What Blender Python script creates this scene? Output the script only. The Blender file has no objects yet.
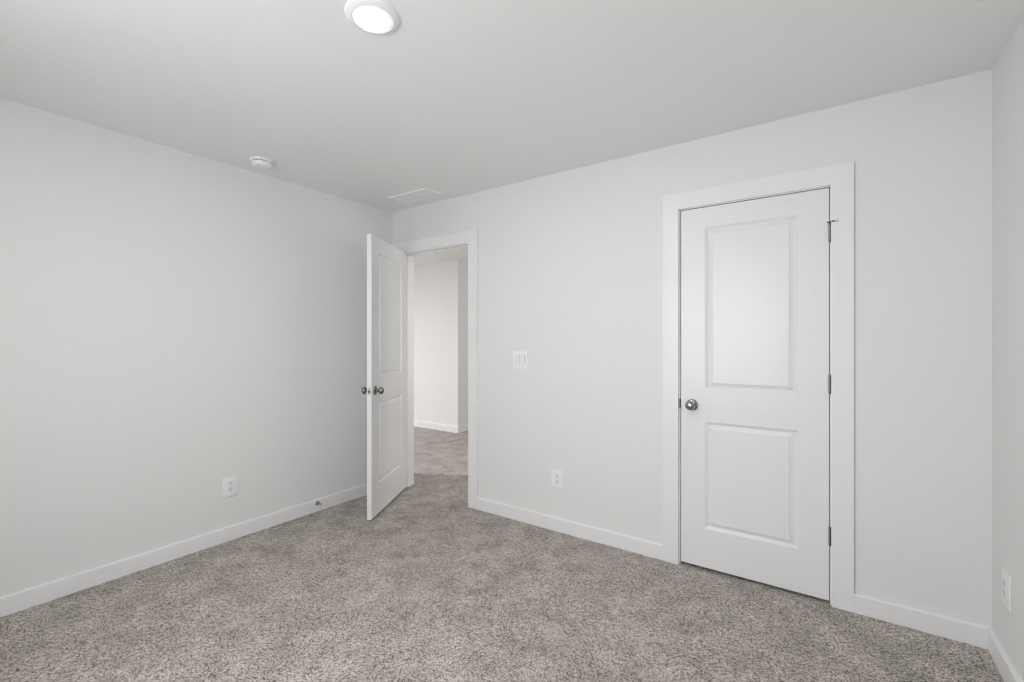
import bpy, bmesh, math
import numpy as np
from mathutils import Vector, Matrix

C = bpy.context.scene.collection
S = bpy.context.scene
PI = math.pi

# ------------------------------------------------------------------ camera
ROOM_W, ROOM_L, ROOM_H = 3.76, 3.40, 2.44          # x: 0..W, y: -L..0, z: 0..H
cam = bpy.data.cameras.new('camera')
cam.sensor_width = 36.0
cam.lens = 455.69 / 1024 * 36
cam.shift_y = -0.00076
cam.clip_start = 0.02
cam_o = bpy.data.objects.new('camera', cam)
C.objects.link(cam_o)
cam_o.location = (3.1989, -2.7262, 1.2992)
cam_o.rotation_euler = (PI / 2, 0, 0.608584)
S.camera = cam_o

# ------------------------------------------------------------------ sky, daylight and added lights
S.view_settings.view_transform = 'Standard'
S.view_settings.look = 'None'
S.view_settings.gamma = 1
S.view_settings.exposure = -0.11
S.view_settings.use_curve_mapping = False
S.cycles.filter_width = 1.1

world = bpy.data.worlds.new('sky')
S.world = world
world.use_nodes = True
bg = world.node_tree.nodes['Background']
bg.inputs['Color'].default_value = (0.86, 0.93, 1.0, 1)
bg.inputs['Strength'].default_value = 1.0

WIN = (1.40, 2.75, 0.72, 2.18)                     # opening of the assumed window behind the camera: x0, x1, z0, z1


def area(name, loc, rot, sx, sy, power, color):
    l = bpy.data.lights.new(name, 'AREA')
    l.shape = 'RECTANGLE'
    l.size, l.size_y = sx, sy
    l.energy = power
    l.color = color
    o = bpy.data.objects.new(name, l)
    C.objects.link(o)
    o.location = loc
    o.rotation_euler = rot
    return o


# daylight entering the assumed bedroom window (rear wall), then lights added on the landing
area('assumed_window_daylight', ((WIN[0] + WIN[1]) / 2, -ROOM_L - 0.36, (WIN[2] + WIN[3]) / 2), (PI / 2, 0, 0),
     1.75, 1.8, 94, (0.945, 0.97, 1.0))
area('landing_wall_fill', (-4.0, -2.3, 1.35), (PI / 2, 0, -0.99), 1.5, 1.6, 18, (0.98, 0.99, 1.0))  # added light, no window built: brightens the landing wall from an assumed direction
lk = area('landing_floor_fill', (-2.4, -1.02, 2.40), (0, 0, 0), 0.28, 0.28, 104, (0.95, 0.975, 1.0))  # added unseen fill: brightens the landing carpet and throws its shadow edge
lk.data.shape = 'DISK'
area('landing_end_fill', (1.93, 1.6, 1.35), (PI / 2, 0, PI / 2), 1.3, 1.5, 23, (1.0, 0.99, 0.97))  # added fill without any window, lifts the open leaf and landing corner


# ------------------------------------------------------------------ materials
def mat(name, color, rough=0.5, metal=0.0, spec=0.5, bump=None):
    m = bpy.data.materials.new(name)
    m.use_nodes = True
    nt = m.node_tree
    b = nt.nodes['Principled BSDF']
    b.inputs['Base Color'].default_value = (*color, 1)
    b.inputs['Roughness'].default_value = rough
    b.inputs['Metallic'].default_value = metal
    b.inputs['Specular IOR Level'].default_value = spec
    if bump:
        scale, strength, dist = bump
        tc = nt.nodes.new('ShaderNodeTexCoord')
        n = nt.nodes.new('ShaderNodeTexNoise')
        n.inputs['Scale'].default_value = scale
        n.inputs['Detail'].default_value = 3
        bp = nt.nodes.new('ShaderNodeBump')
        bp.inputs['Strength'].default_value = strength
        bp.inputs['Distance'].default_value = dist
        nt.links.new(tc.outputs['Object'], n.inputs['Vector'])
        nt.links.new(n.outputs['Fac'], bp.inputs['Height'])
        nt.links.new(bp.outputs['Normal'], b.inputs['Normal'])
    return m


M_WALL = mat('wall_paint', (0.85, 0.845, 0.836), 0.55, 0, 0.35, (140, 0.12, 0.002))
M_CEIL = mat('ceiling_paint', (0.93, 0.926, 0.918), 0.8, 0, 0.2, (70, 0.2, 0.003))
M_TRIM = mat('trim_paint', (0.895, 0.895, 0.898), 0.32, 0, 0.5, (25, 0.03, 0.002))
M_DOOR = mat('door_paint', (0.88, 0.88, 0.884), 0.28, 0, 0.40, (60, 0.05, 0.001))
M_PLASTIC = mat('white_plastic', (0.93, 0.93, 0.93), 0.35)
M_PLASTIC_DULL = mat('white_plastic_dull', (0.90, 0.90, 0.895), 0.5)
M_NICKEL = mat('satin_nickel', (0.33, 0.325, 0.315), 0.20, 1.0)
M_HINGE = mat('hinge_nickel', (0.26, 0.255, 0.25), 0.3, 1.0)
M_STRIKE = mat('strike_nickel', (0.20, 0.198, 0.19), 0.4, 1.0)
M_PLATE = mat('latch_nickel', (0.62, 0.615, 0.60), 0.35, 1.0)
M_DARK = mat('dark_slot', (0.06, 0.06, 0.06), 0.6)
M_RUBBER = mat('white_rubber', (0.82, 0.82, 0.80), 0.6)
M_METAL_WHITE = mat('white_enamel', (0.92, 0.92, 0.915), 0.4)


def lamp_mat():
    m = bpy.data.materials.new('lamp_diffuser')
    m.use_nodes = True
    b = m.node_tree.nodes['Principled BSDF']
    b.inputs['Base Color'].default_value = (0.9, 0.9, 0.9, 1)
    b.inputs['Emission Color'].default_value = (1.0, 0.965, 0.91, 1)
    b.inputs['Emission Strength'].default_value = 4.0
    return m


M_LAMP = lamp_mat()
M_LENS = mat('lens_acrylic', (0.93, 0.93, 0.92), 0.3)
M_LENS.node_tree.nodes['Principled BSDF'].inputs['Emission Color'].default_value = (1, .98, .95, 1)
M_LENS.node_tree.nodes['Principled BSDF'].inputs['Emission Strength'].default_value = 0.40


def glass_mat():
    m = bpy.data.materials.new('window_glass')
    m.use_nodes = True
    nt = m.node_tree
    nt.nodes.remove(nt.nodes['Principled BSDF'])
    out = nt.nodes['Material Output']
    tr = nt.nodes.new('ShaderNodeBsdfTransparent')
    gl = nt.nodes.new('ShaderNodeBsdfGlossy')
    gl.inputs['Roughness'].default_value = 0.02
    mx = nt.nodes.new('ShaderNodeMixShader')
    mx.inputs['Fac'].default_value = 0.06
    nt.links.new(tr.outputs[0], mx.inputs[1])
    nt.links.new(gl.outputs[0], mx.inputs[2])
    nt.links.new(mx.outputs[0], out.inputs['Surface'])
    return m


M_GLASS = glass_mat()


def carpet_mat():
    m = bpy.data.materials.new('carpet')
    m.use_nodes = True
    nt = m.node_tree
    N, L = nt.nodes, nt.links
    b = N['Principled BSDF']
    b.inputs['Roughness'].default_value = 0.95
    b.inputs['Specular IOR Level'].default_value = 0.1
    tc = N.new('ShaderNodeTexCoord')

    def noise(scale, detail=2, rough=0.5):
        n = N.new('ShaderNodeTexNoise')
        n.inputs['Scale'].default_value = scale
        n.inputs['Detail'].default_value = detail
        n.inputs['Roughness'].default_value = rough
        L.new(tc.outputs['Object'], n.inputs['Vector'])
        return n

    # yarn flecks: light and dark plies twisted together
    fl = N.new('ShaderNodeTexVoronoi')
    fl.inputs['Scale'].default_value = 250
    wob = noise(90, 2, 0.6)
    mixv = N.new('ShaderNodeVectorMath')
    mixv.operation = 'MULTIPLY_ADD'
    mixv.inputs[1].default_value = (0.004, 0.004, 0.004)
    L.new(wob.outputs['Color'], mixv.inputs[0])
    L.new(tc.outputs['Object'], mixv.inputs[2])
    L.new(mixv.outputs[0], fl.inputs['Vector'])
    sep = N.new('ShaderNodeSeparateColor')
    L.new(fl.outputs['Color'], sep.inputs['Color'])
    r = N.new('ShaderNodeValToRGB')
    r.color_ramp.elements[0].position = 0.02
    r.color_ramp.elements[0].color = (0.06, 0.051, 0.045, 1)
    r.color_ramp.elements[1].position = 0.98
    r.color_ramp.elements[1].color = (0.74, 0.678, 0.625, 1)
    e = r.color_ramp.elements.new(0.40)
    e.color = (0.425, 0.386, 0.352, 1)
    L.new(sep.outputs[0], r.inputs['Fac'])
    # nap laid in different directions by feet and the vacuum, sheen painted in
    nap = noise(6.0, 5, 0.65)
    r2 = N.new('ShaderNodeMapRange')
    r2.inputs['From Min'].default_value = 0.35
    r2.inputs['From Max'].default_value = 0.62
    r2.inputs['To Min'].default_value = 0.80
    r2.inputs['To Max'].default_value = 1.12
    L.new(nap.outputs['Fac'], r2.inputs['Value'])
    mx = N.new('ShaderNodeMix')
    mx.data_type = 'RGBA'
    mx.blend_type = 'MULTIPLY'
    mx.inputs['Factor'].default_value = 1.0
    L.new(r.outputs['Color'], mx.inputs['A'])
    L.new(r2.outputs['Result'], mx.inputs['B'])
    L.new(mx.outputs['Result'], b.inputs['Base Color'])
    return m


M_CARPET = carpet_mat()


# ------------------------------------------------------------------ helpers
def obj(name, bm, m, parent=None, smooth=False):
    me = bpy.data.meshes.new(name)
    bmesh.ops.recalc_face_normals(bm, faces=bm.faces[:])
    bm.to_mesh(me)
    bm.free()
    for k in (m if isinstance(m, (list, tuple)) else [m]):
        me.materials.append(k)
    if smooth:
        me.shade_smooth()
        me.set_sharp_from_angle(angle=math.radians(38))
    o = bpy.data.objects.new(name, me)
    C.objects.link(o)
    if parent:
        o.parent = parent
    return o


def tag(o, label, cat, kind=None, group=None):
    o['label'] = label
    o['category'] = cat
    if kind:
        o['kind'] = kind
    if group:
        o['group'] = group
    return o


def thing(name, label, cat, loc=(0, 0, 0), rotz=0.0, kind=None, group=None):
    o = bpy.data.objects.new(name, None)
    C.objects.link(o)
    o.empty_display_size = 0.05
    o.location = loc
    o.rotation_euler = (0, 0, rotz)
    return tag(o, label, cat, kind, group)


def box(bm, x0, x1, y0, y1, z0, z1, bev=0.0, seg=2, mi=0):
    g = bmesh.ops.create_cube(bm, size=1.0, matrix=Matrix.Translation(((x0 + x1) / 2, (y0 + y1) / 2, (z0 + z1) / 2)) @
                              Matrix.Diagonal((x1 - x0, y1 - y0, z1 - z0, 1)))
    vs = g['verts']
    fs = set(f for v in vs for f in v.link_faces)
    for f in fs:
        f.material_index = mi
    if bev:
        es = list(set(e for v in vs for e in v.link_edges))
        bmesh.ops.bevel(bm, geom=es, offset=bev, segments=seg, affect='EDGES', profile=0.6, material=mi)
    return bm


def prism(bm, pts, axis, a, b):
    """Extrude a 2-D outline along an axis from a to b. pts are the other two coordinates in xyz order."""
    def co(p, t):
        return {'x': (t, p[0], p[1]), 'y': (p[0], t, p[1]), 'z': (p[0], p[1], t)}[axis]
    A = [bm.verts.new(co(p, a)) for p in pts]
    B = [bm.verts.new(co(p, b)) for p in pts]
    bm.faces.new(A)
    bm.faces.new(list(reversed(B)))
    n = len(pts)
    for i in range(n):
        j = (i + 1) % n
        bm.faces.new((A[i], A[j], B[j], B[i]))
    return bm


def lathe(bm, prof, mtx, n=40, mi=0):
    """Revolve (radius, height) pairs about local z, then transform by mtx."""
    rings = []
    for r, h in prof:
        if r < 1e-6:
            rings.append([bm.verts.new(mtx @ Vector((0, 0, h)))])
        else:
            rings.append([bm.verts.new(mtx @ Vector((r * math.cos(2 * PI * i / n), r * math.sin(2 * PI * i / n), h)))
                          for i in range(n)])
    for a, b in zip(rings, rings[1:]):
        for i in range(n):
            j = (i + 1) % n
            if len(a) == 1 and len(b) == 1:
                continue
            if len(a) == 1:
                f = bm.faces.new((a[0], b[j], b[i]))
            elif len(b) == 1:
                f = bm.faces.new((a[i], a[j], b[0]))
            else:
                f = bm.faces.new((a[i], a[j], b[j], b[i]))
            f.material_index = mi
    return bm


def axis_to(v):
    return Vector((0, 0, 1)).rotation_difference(Vector(v)).to_matrix().to_4x4()


def BM():
    return bmesh.new()


# ------------------------------------------------------------------ the room shell
WT = 0.116                                          # wall thickness
ENT = (0.135, 0.891, 2.052)                         # entry opening between jamb faces: x0, x1, head
CLO = (2.489, 3.2005, 2.052)                         # closet opening
JT = 0.018                                          # jamb thickness


def carpet_grid(name, x0, x1, y0, y1, step, amp, seed):
    nx, ny = int(round((x1 - x0) / step)) + 1, int(round((y1 - y0) / step)) + 1
    rng = np.random.default_rng(seed)
    X, Y = np.meshgrid(np.linspace(x0, x1, nx), np.linspace(y0, y1, ny))
    Z = rng.normal(0, amp, X.shape).clip(-2.2 * amp, 2.2 * amp) + 1.6 * amp
    jx = rng.uniform(-.35, .35, X.shape) * step
    jy = rng.uniform(-.35, .35, X.shape) * step
    jx[:, 0] = jx[:, -1] = 0
    jy[0, :] = jy[-1, :] = 0
    co = np.stack([X + jx, Y + jy, Z], -1).reshape(-1, 3).astype(np.float32)
    idx = np.arange(nx * ny).reshape(ny, nx)
    q = np.stack([idx[:-1, :-1], idx[:-1, 1:], idx[1:, 1:], idx[1:, :-1]], -1).reshape(-1, 4).astype(np.int32)
    me = bpy.data.meshes.new(name)
    me.vertices.add(len(co))
    me.vertices.foreach_set('co', co.ravel())
    me.loops.add(q.size)
    me.loops.foreach_set('vertex_index', q.ravel())
    me.polygons.add(len(q))
    me.polygons.foreach_set('loop_start', np.arange(0, q.size, 4, dtype=np.int32))
    me.update(calc_edges=True)
    me.validate()
    me.materials.append(M_CARPET)
    o = bpy.data.objects.new(name, me)
    C.objects.link(o)
    return o


tag(carpet_grid('floor', -0.06, ROOM_W + 0.06, -ROOM_L - 0.06, 0.06, 0.0055, 0.0013, 3),
    'flecked grey brown carpet covering the bedroom floor', 'floor', 'structure')
tag(carpet_grid('floor_hall', -4.6, 2.0, 0.06, 5.06, 0.03, 0.0017, 5),
    'flecked carpet of the landing seen through the open doorway', 'floor', 'structure')
bm = BM(); box(bm, -4.6, -0.056, -3.6, 0.0598, -0.05, 0.003)
tag(obj('floor_landing', bm, M_CARPET), 'carpet of the landing outside the bedroom left wall', 'floor', 'structure')

bm = BM(); box(bm, -0.1, ROOM_W + 0.1, -ROOM_L - 0.1, 0.05, ROOM_H, ROOM_H + 0.1)
tag(obj('ceiling', bm, M_CEIL), 'white painted bedroom ceiling holding the round light', 'ceiling', 'structure')
bm = BM(); box(bm, -4.6, 2.0, 0.05, 5.1, 2.418, 2.55); box(bm, -4.6, -0.1, -3.6, 0.05, 2.418, 2.55)
tag(obj('ceiling_hall', bm, M_CEIL), 'white ceiling of the landing beyond the open door', 'ceiling', 'structure')

bm = BM(); box(bm, -WT, 0, -ROOM_L - WT, 0, -0.05, ROOM_H + 0.05)
tag(obj('wall_left', bm, M_WALL), 'pale grey bedroom wall behind the open door and smoke detector', 'wall', 'structure')
bm = BM(); box(bm, ROOM_W, ROOM_W + WT, -ROOM_L - WT, WT, -0.05, ROOM_H + 0.05)
tag(obj('wall_right', bm, M_WALL), 'pale grey bedroom wall at the right picture edge', 'wall', 'structure')
bm = BM()
e0, e1, eh = ENT[0] - JT, ENT[1] + JT, ENT[2] + JT
c0, c1, ch = CLO[0] - JT, CLO[1] + JT, CLO[2] + JT
prism(bm, [(-0.52, -.05), (e0, -.05), (e0, eh), (e1, eh), (e1, -.05), (c0, -.05), (c0, ch), (c1, ch), (c1, -.05),
           (ROOM_W + 0.0, -.05), (ROOM_W + 0.0, ROOM_H + .05), (-0.52, ROOM_H + .05)], 'y', 0, WT)
tag(obj('wall_back', bm, M_WALL), 'pale grey bedroom wall with both white doorways', 'wall', 'structure')
bm = BM()
y0, y1 = -ROOM_L - WT, -ROOM_L
box(bm, 0, WIN[0], y0, y1, -.05, ROOM_H + .05); box(bm, WIN[1], ROOM_W, y0, y1, -.05, ROOM_H + .05)
box(bm, WIN[0], WIN[1], y0, y1, -.05, WIN[2]); box(bm, WIN[0], WIN[1], y0, y1, WIN[3], ROOM_H + .05)
tag(obj('wall_rear', bm, M_WALL), 'pale grey bedroom wall holding the assumed window', 'wall', 'structure')

# landing beyond the entry
HX, HY = -1.069, 2.073
bm = BM(); prism(bm, [(-4.6, HY), (HX, HY), (HX, 5.0), (-4.6, 5.0)], 'z', -0.05, 2.50)
tag(obj('wall_hall', bm, M_WALL), 'bright landing wall with a corner seen through the open doorway', 'wall', 'structure')
bm = BM(); box(bm, -1.1, 2.0, 4.9, 5.0, -.05, 2.5); box(bm, 1.95, 2.05, WT, 5.0, -.05, 2.5)
tag(obj('wall_hall_end', bm, M_WALL), 'landing wall hidden past the doorway', 'wall', 'structure')
bm = BM(); box(bm, -4.7, -4.6, -3.6, 5.0, -.05, 2.5); box(bm, -4.6, -WT, -3.7, -3.6, -.05, 2.5)
tag(obj('wall_landing', bm, M_WALL), 'outer landing wall hidden behind the bedroom', 'wall', 'structure')
bm = BM(); box(bm, 2.06, ROOM_W + WT, 0.70, 0.78, -.05, ROOM_H); box(bm, 2.06, 2.16, WT, 0.70, -.05, ROOM_H)
box(bm, ROOM_W, ROOM_W + WT, WT, 0.70, -.05, ROOM_H); box(bm, 2.06, ROOM_W + WT, WT, 0.78, ROOM_H, ROOM_H + .05)
box(bm, 2.06, ROOM_W + WT, WT, 0.78, -.1, -.05); 
tag(obj('wall_closet', bm, M_WALL), 'dark closet interior behind the closed door', 'wall', 'structure')
bm = BM(); box(bm, 2.16, ROOM_W, 0.0602, 0.70, -.05, -0.003)
tag(obj('floor_closet', bm, M_CARPET), 'carpet inside the closed closet', 'floor', 'structure')

# assumed window behind the camera, inferred from the light
t = thing('assumed_window_1', 'assumed white twin window in the bedroom rear wall', 'window', ((WIN[0] + WIN[1]) / 2, -ROOM_L - 0.06, WIN[2]), kind='structure')
hw, hh = (WIN[1] - WIN[0]) / 2, WIN[3] - WIN[2]
bm = BM()
for a, b, c, d in ((-hw, -hw + .05, 0, hh), (hw - .05, hw, 0, hh), (-hw + .05, hw - .05, 0, .05), (-hw + .05, hw - .05, hh - .05, hh), (-.04, .04, .05, hh - .05)):
    box(bm, a, b, -.03, .03, c, d, 0.003)
obj('window_frame', bm, M_TRIM, t)
for s in (-1, 1):
    x0, x1 = sorted((s * .04, s * (hw - .05)))
    bm = BM(); box(bm, x0, x1, -.015, .02, hh / 2 - .02, hh / 2 + .02, 0.003)
    sh = obj('sash_rail', bm, M_TRIM, t)
    bm = BM(); box(bm, x0, x1, -.004, .0, .05, hh - .05)
    obj('pane', bm, M_GLASS, sh)
bm = BM(); box(bm, -hw - .03, hw + .03, .03, .10, -.02, 0.0, 0.004)
obj('window_sill', bm, M_TRIM, t)

# baseboards
BT, BH = 0.0172, 0.092


def board_profile():
    return [(0, -0.02), (BT, -0.02), (BT, BH - .006), (BT - .0015, BH - .002), (BT - .005, BH), (0, BH)]


def board(name, label, axis, base, sign, a, b):
    bm = BM()
    prism(bm, [(base + sign * p[0], p[1]) for p in board_profile()], axis, a, b)
    return tag(obj(name, bm, M_TRIM), label, 'baseboard', 'structure')


bm = BM(); prism(bm, board_profile(), 'y', -ROOM_L, 0)
tag(obj('baseboard_left', bm, M_TRIM), 'white baseboard carrying the small metal door stop', 'baseboard', 'structure')
bm = BM(); prism(bm, [(ROOM_W - p, z) for p, z in board_profile()], 'y', -ROOM_L, -BT)
tag(obj('baseboard_right', bm, M_TRIM), 'white baseboard running into the bottom right corner', 'baseboard', 'structure')
CW, CT = 0.089, 0.018                               # casing width and thickness
bm = BM(); prism(bm, [(-p, z) for p, z in board_profile()], 'x', ENT[1] + .005 + CW, CLO[0] - .007 - CW)
tag(obj('baseboard_back', bm, M_TRIM), 'white baseboard between the two door frames', 'baseboard', 'structure')
bm = BM(); prism(bm, [(-p, z) for p, z in board_profile()], 'x', CLO[1] + .0055 + CW, ROOM_W)
tag(obj('baseboard_back_corner', bm, M_TRIM), 'short white baseboard between closet frame and room corner', 'baseboard', 'structure')
bm = BM(); prism(bm, [(HY - p, z) for p, z in board_profile()], 'x', -4.6, HX)
prism(bm, [(HX + p, z) for p, z in board_profile()], 'y', HY - BT, 4.9)
tag(obj('baseboard_hall', bm, M_TRIM), 'white baseboard of the landing wall beyond the doorway', 'baseboard', 'structure')


# door frames
def door_frame(name, label, o, rl, rr, stop_y):
    """o: opening; rl, rr: casing reveals; stop_y: room-side face of the stop strip."""
    x0, x1, hd = o
    t = thing(name, label, 'door frame', ((x0 + x1) / 2, WT / 2, 0), kind='structure')
    ox, oy = -(x0 + x1) / 2, -WT / 2

    def add(nm, b, mi=M_TRIM):
        for v in b.verts:
            v.co.x += ox
            v.co.y += oy
        return obj(nm, b, mi, t)
    ci0, ci1, ctop = x0 - rl, x1 + rr, hd + .006
    for side in (0, 1):
        ya, yb = (-CT, 0) if side == 0 else (WT, WT + CT)
        bm = BM()
        prism(bm, [(ci0 - CW, -.02), (ci0, -.02), (ci0, ctop), (ci1, ctop), (ci1, -.02), (ci1 + CW, -.02),
                   (ci1 + CW, ctop + CW + .004), (ci0 - CW, ctop + CW + .004)], 'y', ya, yb)
        yf = ya if side == 0 else yb
        es = [e for e in bm.edges if all(abs(v.co.y - yf) < 1e-6 for v in e.verts)]
        bmesh.ops.bevel(bm, geom=es, offset=.002, segments=2, affect='EDGES', profile=0.6)
        add('casing' if side == 0 else 'hall_casing', bm)
    for a, b in ((x0 - JT, x0), (x1, x1 + JT)):
        bm = BM(); box(bm, a, b, 0, WT, -.02, hd, .001, 1); add('side_jamb', bm)
    bm = BM(); box(bm, x0 - JT, x1 + JT, 0, WT, hd, hd + JT, .001, 1); add('head_jamb', bm)
    for a, b in ((x0, x0 + .011), (x1 - .011, x1)):
        bm = BM(); box(bm, a, b, stop_y, stop_y + .035, -.02, hd, .0015, 1); add('stop_strip', bm)
    bm = BM(); box(bm, x0 + .011, x1 - .011, stop_y, stop_y + .035, hd - .011, hd, .0015, 1); add('stop_strip', bm)
    return t, add


f1, add1 = door_frame('trim_1', 'white door frame around the open entry doorway', ENT, .005, .005, .040)
bm = BM(); box(bm, ENT[1] - .0012, ENT[1] + .0005, .006, .034, .90, .96); add1('strike_plate', bm, M_STRIKE)
f2, add2 = door_frame('trim_2', 'white door frame around the closed closet door', CLO, .008, .0055, .040)
bm = BM()
box(bm, CLO[0] - .0005, CLO[0] + .0012, -.004, .034, .905, .961)
box(bm, CLO[0] - .0062, CLO[0] + .0012, -.0042, -.0022, .905, .961)
add2('strike_plate', bm, M_STRIKE)


# ------------------------------------------------------------------ doors
def leaf_mesh(w, h, t, panels):
    """Two-panel moulded leaf: x 0..w, y 0..t, z 0..h, both faces shaped."""
    bm = BM()
    bv = .0015
    prof = [(0, 0), (.002, .0007), (.017, .0100), (.019, .0105), (.021, .0103), (.036, .0050), (.0380, .0040), (.0405, .0014), (.044, .0010)]
    xs = [bv, panels[0][0], panels[0][1], w - bv]
    zs = [bv] + sorted(z for p in panels for z in (p[2], p[3])) + [h - bv]
    for face in (0, 1):
        Y = lambda d: d if face == 0 else t - d
        V = {}
        for i, x in enumerate(xs):
            for j, z in enumerate(zs):
                V[i, j] = bm.verts.new((x, Y(0), z))
        for i in range(3):
            for j in range(len(zs) - 1):
                if i == 1 and j % 2 == 1:
                    prev = [V[1, j], V[2, j], V[2, j + 1], V[1, j + 1]]
                    a, b, c, d = xs[1], xs[2], zs[j], zs[j + 1]
                    for ins, dep in prof[1:]:
                        k = ins * 0.9
                        cur = [bm.verts.new((x, Y(dep), z)) for x, z in
                               ((a + ins, c + k), (b - ins, c + k), (b - ins, d - k), (a + ins, d - k))]
                        for q in range(4):
                            r = (q + 1) % 4
                            bm.faces.new((prev[q], prev[r], cur[r], cur[q]))
                        prev = cur
                    bm.faces.new(prev)
                else:
                    bm.faces.new((V[i, j], V[i + 1, j], V[i + 1, j + 1], V[i, j + 1]))
    # rim
    ring = []
    for y, ins in ((0, bv), (bv, 0), (t - bv, 0), (t, bv)):
        if ins:
            pts = [(xs[0], z) for z in zs] + [(x, zs[-1]) for x in xs[1:]] + [(xs[3], z) for z in reversed(zs[:-1])] + [(x, zs[0]) for x in reversed(xs[1:3])]
        else:
            zz = [0] + zs[1:-1] + [h]
            xx = [0] + xs[1:3] + [w]
            pts = [(xx[0], z) for z in zz] + [(x, zz[-1]) for x in xx[1:]] + [(xx[3], z) for z in reversed(zz[:-1])] + [(x, zz[0]) for x in reversed(xx[1:3])]
        ring.append([bm.verts.new((x, y, z)) for x, z in pts])
    for a, b in zip(ring, ring[1:]):
        n = len(a)
        for i in range(n):
            j = (i + 1) % n
            bm.faces.new((a[i], a[j], b[j], b[i]))
    bmesh.ops.remove_doubles(bm, verts=bm.verts[:], dist=1e-5)
    return bm


KNOB = [(.0105, .009), (.0105, .026), (.0125, .0285), (.019, .0315), (.0245, .0365), (.0268, .043), (.0262, .050), (.023, .0565), (.0165, .0612), (.009, .0630), (0, .0634)]
ROSE = [(.0325, 0), (.0325, .002), (.0318, .0035), (.029, .0058), (.022, .0085), (.014, .0098), (.0125, .0115), (.0105, .0118)]


def knob(parent, x, y, z, d):
    m = Matrix.Translation((x, y, z)) @ axis_to((0, d, 0))
    bm = lathe(BM(), KNOB, m)
    k = obj('door_knob', bm, M_NICKEL, parent, True)
    k['label'] = 'round satin nickel knob'
    bm = lathe(BM(), ROSE, m)
    obj('rosette', bm, M_NICKEL, k, True)
    return k


def hinge(parent, x, y, zc, side, pin_stop=False):
    """Butt hinge: knuckle barrel at (x, y), two mortised leaves. side: +1 leaf plate towards -x."""
    hh = .0438
    bm = BM()
    for k in range(5):
        a = zc - hh + k * 2 * hh / 5
        lathe(bm, [(0, a + .0004), (.0052, a + .0004), (.0056, a + .001), (.0056, a + 2 * hh / 5 - .001), (.0052, a + 2 * hh / 5 - .0004), (0, a + 2 * hh / 5 - .0004)],
              Matrix.Translation((x, y, 0)), 20)
    h = obj('hinge', bm, M_HINGE, parent, True)
    h['label'] = 'satin nickel hinge knuckle'
    bm = BM()
    lathe(bm, [(.0, zc - hh - .004), (.003, zc - hh - .004), (.0042, zc - hh - .0015), (.0042, zc - hh + .0006), (0, zc - hh + .0006)], Matrix.Translation((x, y, 0)), 16)
    lathe(bm, [(0, zc + hh - .0006), (.0048, zc + hh - .0006), (.0048, zc + hh + .0018), (.003, zc + hh + .004), (0, zc + hh + .0045)], Matrix.Translation((x, y, 0)), 16)
    obj('hinge_pin', bm, M_HINGE, h, True)
    if pin_stop:
        bm = BM()
        zt = zc + hh + .0045
        lathe(bm, [(0, zt), (.0095, zt), (.0095, zt + .004), (0, zt + .004)], Matrix.Translation((x, y, 0)), 20)
        a = Vector((x - .012, y - .009, zt + .002)); b = Vector((x + .024, y - .016, zt + .003))
        d = (b - a)
        m = Matrix.Translation(a) @ axis_to(d)
        lathe(bm, [(0, 0), (.0028, 0), (.0028, d.length), (0, d.length)], m, 12)
        lathe(bm, [(0, d.length * .62), (.0046, d.length * .62), (.0046, d.length * .80), (0, d.length * .80)], m, 12)
        obj('hinge_pin_stop', bm, M_STRIKE, h, True)
        m2 = Matrix.Translation(b) @ axis_to(d)
        bm = BM()
        lathe(bm, [(0, 0), (.0068, 0), (.0075, .002), (.0075, .007), (.006, .0095), (0, .010)], m2, 16)
        obj('hinge_pin_stop_pad', bm, M_RUBBER, h, True)
    return h


LEAF_T = .035
# closed closet door
W2, H2 = .705, 2.029
d2 = thing('door_2', 'closed white two-panel closet door with knob on its left', 'door', (2.493, 0.0, .019), kind='structure')
PZ = [(.219, .822), (1.004, 1.917)]
obj('door_leaf', leaf_mesh(W2, H2, LEAF_T, [(.129, .577, *PZ[0]), (.129, .577, *PZ[1])]), M_DOOR, d2)
knob(d2, .061, 0, .911, -1)
knob(d2, .061, LEAF_T, .911, 1)
for zc, st in ((1.827, True), (1.083, False), (.338, False)):
    hinge(d2, W2 + .002, -.0045, zc - .019, 1, st)
bm = BM(); box(bm, -.0008, .0005, .005, .030, .881, .941); obj('latch_plate', bm, M_HINGE, d2)

# open entry door
W1 = .750
d1 = thing('door_1', 'open white two-panel door standing ajar into the room', 'door', (.137, -.006, .025), -math.radians(61.2), kind='structure')
bm = leaf_mesh(W1, H2, LEAF_T, [(.129, W1 - .129, *PZ[0]), (.129, W1 - .129, *PZ[1])])
bmesh.ops.translate(bm, verts=bm.verts[:], vec=(.002, .006, 0))
obj('door_leaf', bm, M_DOOR, d1)
knob(d1, W1 + .002 - .062, .006, .911, -1)
knob(d1, W1 + .002 - .062, .006 + LEAF_T, .911, 1)
bm = BM(); box(bm, W1 + .0015, W1 + .0026, .006 + .0065, .006 + LEAF_T - .0065, .884, .938)
lp = obj('latch_plate', bm, M_PLATE, d1)
bm = BM(); box(bm, W1 + .0028, W1 + .012, .006 + .011, .006 + LEAF_T - .011, .902, .920, .002, 1)
obj('latch_bolt', bm, M_NICKEL, lp)
for zc in (1.834, 1.083, .338):
    hinge(d1, 0, 0, zc - .019, 1)


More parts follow.
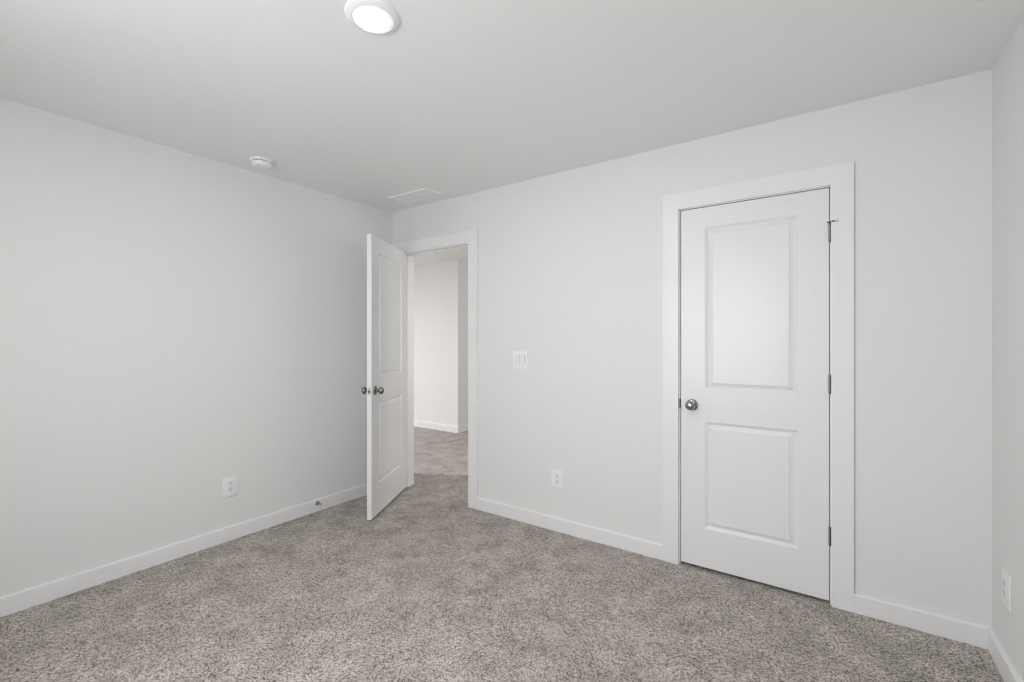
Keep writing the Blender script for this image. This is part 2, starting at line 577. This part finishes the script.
# ------------------------------------------------------------------ outlets and switch (built facing -y, base at the wall)
def outlet(label, loc, rotz):
    t = thing('wall_outlet', label, 'outlet', loc, rotz, group='duplex wall outlets')
    bm = BM(); box(bm, -.0445, .0445, -.0075, 0, -.0665, .0665, .0018, 2)
    cp = obj('cover_plate', bm, M_PLASTIC, t, True)
    bm = BM(); box(bm, -.0168, .0168, -.0092, -.004, -.0335, .0335, .0012, 1)
    r = obj('receptacle', bm, M_PLASTIC_DULL, t)
    for s in (-1, 1):
        bm = BM()
        zc = s * .0190
        box(bm, -.0078, -.0052, -.0096, -.0070, zc + .0005, zc + .0095)
        box(bm, .0052, .0074, -.0096, -.0070, zc + .0015, zc + .0090)
        m = Matrix.Translation((0, -.0070, zc - .0065)) @ axis_to((0, -1, 0))
        lathe(bm, [(0, 0), (.0030, 0), (.0030, .0026), (0, .0026)], m, 16)
        k = obj('socket_slots', bm, M_DARK, r)
    for s in (-1, 1):
        bm = BM()
        m = Matrix.Translation((0, -.0070, s * .0485)) @ axis_to((0, -1, 0))
        lathe(bm, [(0, 0), (.0032, 0), (.0030, .0010), (.0018, .0014), (0, .0015)], m, 16)
        obj('cover_screw', bm, M_PLASTIC_DULL, t, True)
    return t


outlet('white wall outlet low on the wall left of the open door', (0, -1.343, .350), PI / 2)
outlet('white wall outlet low between the two doorways, below the light switch', (1.678, 0, .354), 0)
outlet('white wall outlet near the right picture edge, seen edge-on beside the corner', (ROOM_W, -.205, .343), -PI / 2)

t = thing('light_switch', 'white two-gang rocker light switch between the doors, above the outlet', 'light switch', (1.376, 0, 1.157))
PF = -.0072
bm = BM()
box(bm, -.0635, .0635, PF, 0, .0345, .064); box(bm, -.0635, .0635, PF, 0, -.064, -.0345)
for a, b in ((-.0635, -.0405), (-.0055, .0055), (.0405, .0635)):
    box(bm, a, b, PF, 0, -.0345, .0345)
bmesh.ops.remove_doubles(bm, verts=bm.verts[:], dist=1e-6)
cp = obj('cover_plate', bm, M_PLASTIC, t)
for s in (-1, 1):
    xc = s * .023
    bm = BM(); box(bm, xc - .0175, xc + .0175, -.0012, -.0002, -.0345, .0345)
    obj('switch_frame', bm, M_PLASTIC_DULL, t)
    bm = BM()
    prism(bm, [(-.0118, .0318), (-.0010, .0318), (-.0010, -.0318), (-.0078, -.0318), (-.0078, 0.0)], 'x', xc - .0158, xc + .0158)
    obj('rocker', bm, M_PLASTIC, t)
    for q in (-1, 1):
        bm = BM()
        m = Matrix.Translation((xc, -.0068, q * .0485)) @ axis_to((0, -1, 0))
        lathe(bm, [(0, 0), (.0030, 0), (.0028, .0010), (0, .0014)], m, 16)
        obj('cover_screw', bm, M_PLASTIC_DULL, t, True)

# ------------------------------------------------------------------ door stop on the left baseboard
t = thing('door_stop', 'small metal door stop with white tip screwed to the baseboard', 'door stop', (BT, -.738, .067))
ax = axis_to((1, 0, 0))
bm = lathe(BM(), [(0, 0), (.0155, 0), (.0155, .003), (.012, .0065), (.007, .010), (.0055, .012), (0, .012)], ax, 28)
obj('mounting_flange', bm, M_HINGE, t, True)
bm = lathe(BM(), [(0, .011), (.0048, .011), (.0048, .058), (.0065, .060), (.0065, .064), (0, .064)], ax, 20)
obj('rod', bm, M_HINGE, t, True)
bm = lathe(BM(), [(0, .063), (.0085, .063), (.0092, .066), (.0092, .073), (.007, .077), (0, .078)], ax, 24)
k = obj('rubber_tip', bm, M_RUBBER, t, True)
k['label'] = 'white rubber tip'

# ------------------------------------------------------------------ ceiling fixtures
DOWN = axis_to((0, 0, -1))
t = thing('ceiling_light', 'round white flush ceiling light glowing overhead', 'ceiling light', (1.880, -1.690, ROOM_H))
bm = lathe(BM(), [(0, -.002), (.094, -.002), (.0945, .0015), (.0930, .0040), (.087, .0080), (.078, .0118), (.0712, .0140), (.0695, .0138), (.0688, .0118), (.0, .0118)], DOWN, 72)
obj('trim_ring', bm, M_PLASTIC, t, True)
bm = lathe(BM(), [(.0687, .0118), (.0680, .0132), (.0610, .0152), (.0602, .0140), (.0560, .0140), (.0555, .0150), (.0550, .0125)], DOWN, 72)
obj('lens_rim', bm, M_LENS, t, True)
bulb = area('ceiling_light_bulb', (1.880, -1.690, ROOM_H - .0170), (0, 0, 0), .104, .104, 9.0, (1.0, 0.965, 0.91))
bulb.data.shape = 'DISK'
bm = lathe(BM(), [(.0552, .0130), (.0548, .0150), (.045, .0152), (.02, .0153), (0, .0153)], DOWN, 72)
k = obj('diffuser', bm, M_LAMP, t, True)
k['label'] = 'glowing white diffuser'

t = thing('smoke_detector', 'round white smoke detector on the ceiling above the left wall', 'smoke detector', (.240, -1.259, ROOM_H))
bm = lathe(BM(), [(0, -.002), (.0690, -.002), (.0700, .002), (.0695, .008), (.066, .0125), (.0605, .0135), (0, .0135)], DOWN, 56)
obj('mounting_base', bm, M_PLASTIC, t, True)
bm = lathe(BM(), [(0, .0130), (.0530, .0130), (.0530, .0175), (0, .0175)], DOWN, 48)
obj('vent_gap', bm, M_DARK, t)
bm = lathe(BM(), [(0, .0172), (.0580, .0172), (.0590, .019), (.0575, .028), (.0530, .036), (.0450, .0405), (.0300, .0425), (.0180, .0425), (.0160, .0415), (0, .0415)], DOWN, 56)
obj('cover', bm, M_PLASTIC, t, True)
for k in range(6):
    a = k * PI / 3 + .3
    bm = BM(); box(bm, -.008, .008, -.004, .004, -.0176, -.0130)
    bmesh.ops.transform(bm, matrix=Matrix.Rotation(a, 4, 'Z') @ Matrix.Translation((.0545, 0, 0)), verts=bm.verts[:])
    obj('cover_rib', bm, M_PLASTIC, t)
bm = lathe(BM(), [(0, .0410), (.0140, .0410), (.0140, .0428), (.0120, .0436), (0, .0440)], DOWN, 32)
obj('test_button', bm, M_PLASTIC_DULL, t, True)
bm = lathe(BM(), [(0, .0400), (.0052, .0400), (.0052, .0424), (0, .0428)], Matrix.Translation((.024, -.028, 0)) @ DOWN, 16)
obj('status_light', bm, M_DARK, t, True)

t = thing('air_vent', 'white slatted air vent on the ceiling above the open doorway', 'air vent', (.515, -.208, ROOM_H))
vx, vy = .209, .097
bm = BM()
o4 = [(-vx, -vy), (vx, -vy), (vx, vy), (-vx, vy)]
prev = [bm.verts.new((x, y, .001)) for x, y in o4]
for ins, dz in ((0, -.001), (.006, -.009), (.020, -.0085), (.0225, -.004), (.0225, .001)):
    cur = [bm.verts.new((x - math.copysign(ins, x), y - math.copysign(ins, y), dz)) for x, y in o4]
    for q in range(4):
        r = (q + 1) % 4
        bm.faces.new((prev[q], prev[r], cur[r], cur[q]))
    prev = cur
obj('vent_frame', bm, M_METAL_WHITE, t)
bm = BM(); box(bm, -vx + .022, vx - .022, -vy + .022, vy - .022, -.0012, .0005)
obj('damper', bm, M_METAL_WHITE, t)
n = 10
for i in range(n):
    y = -vy + .030 + i * (2 * vy - .060) / (n - 1)
    s = 1
    bm = BM()
    prism(bm, [(y - s * .005, -.0015), (y - s * .004, -.0008), (y + s * .0055, -.0078), (y + s * .0048, -.0085)], 'x', -vx + .0225, vx - .0225)
    obj('slat', bm, M_METAL_WHITE, t)
bm = BM(); box(bm, -.006, .006, -vy + .0225, vy - .0225, -.0088, -.001)
obj('center_bar', bm, M_METAL_WHITE, t)
for s in (-1, 1):
    bm = lathe(BM(), [(0, .008), (.0038, .0085), (.0034, .0100), (0, .0108)], Matrix.Translation((s * (vx - .013), 0, 0)) @ DOWN, 14)
    obj('mounting_screw', bm, M_METAL_WHITE, t, True)
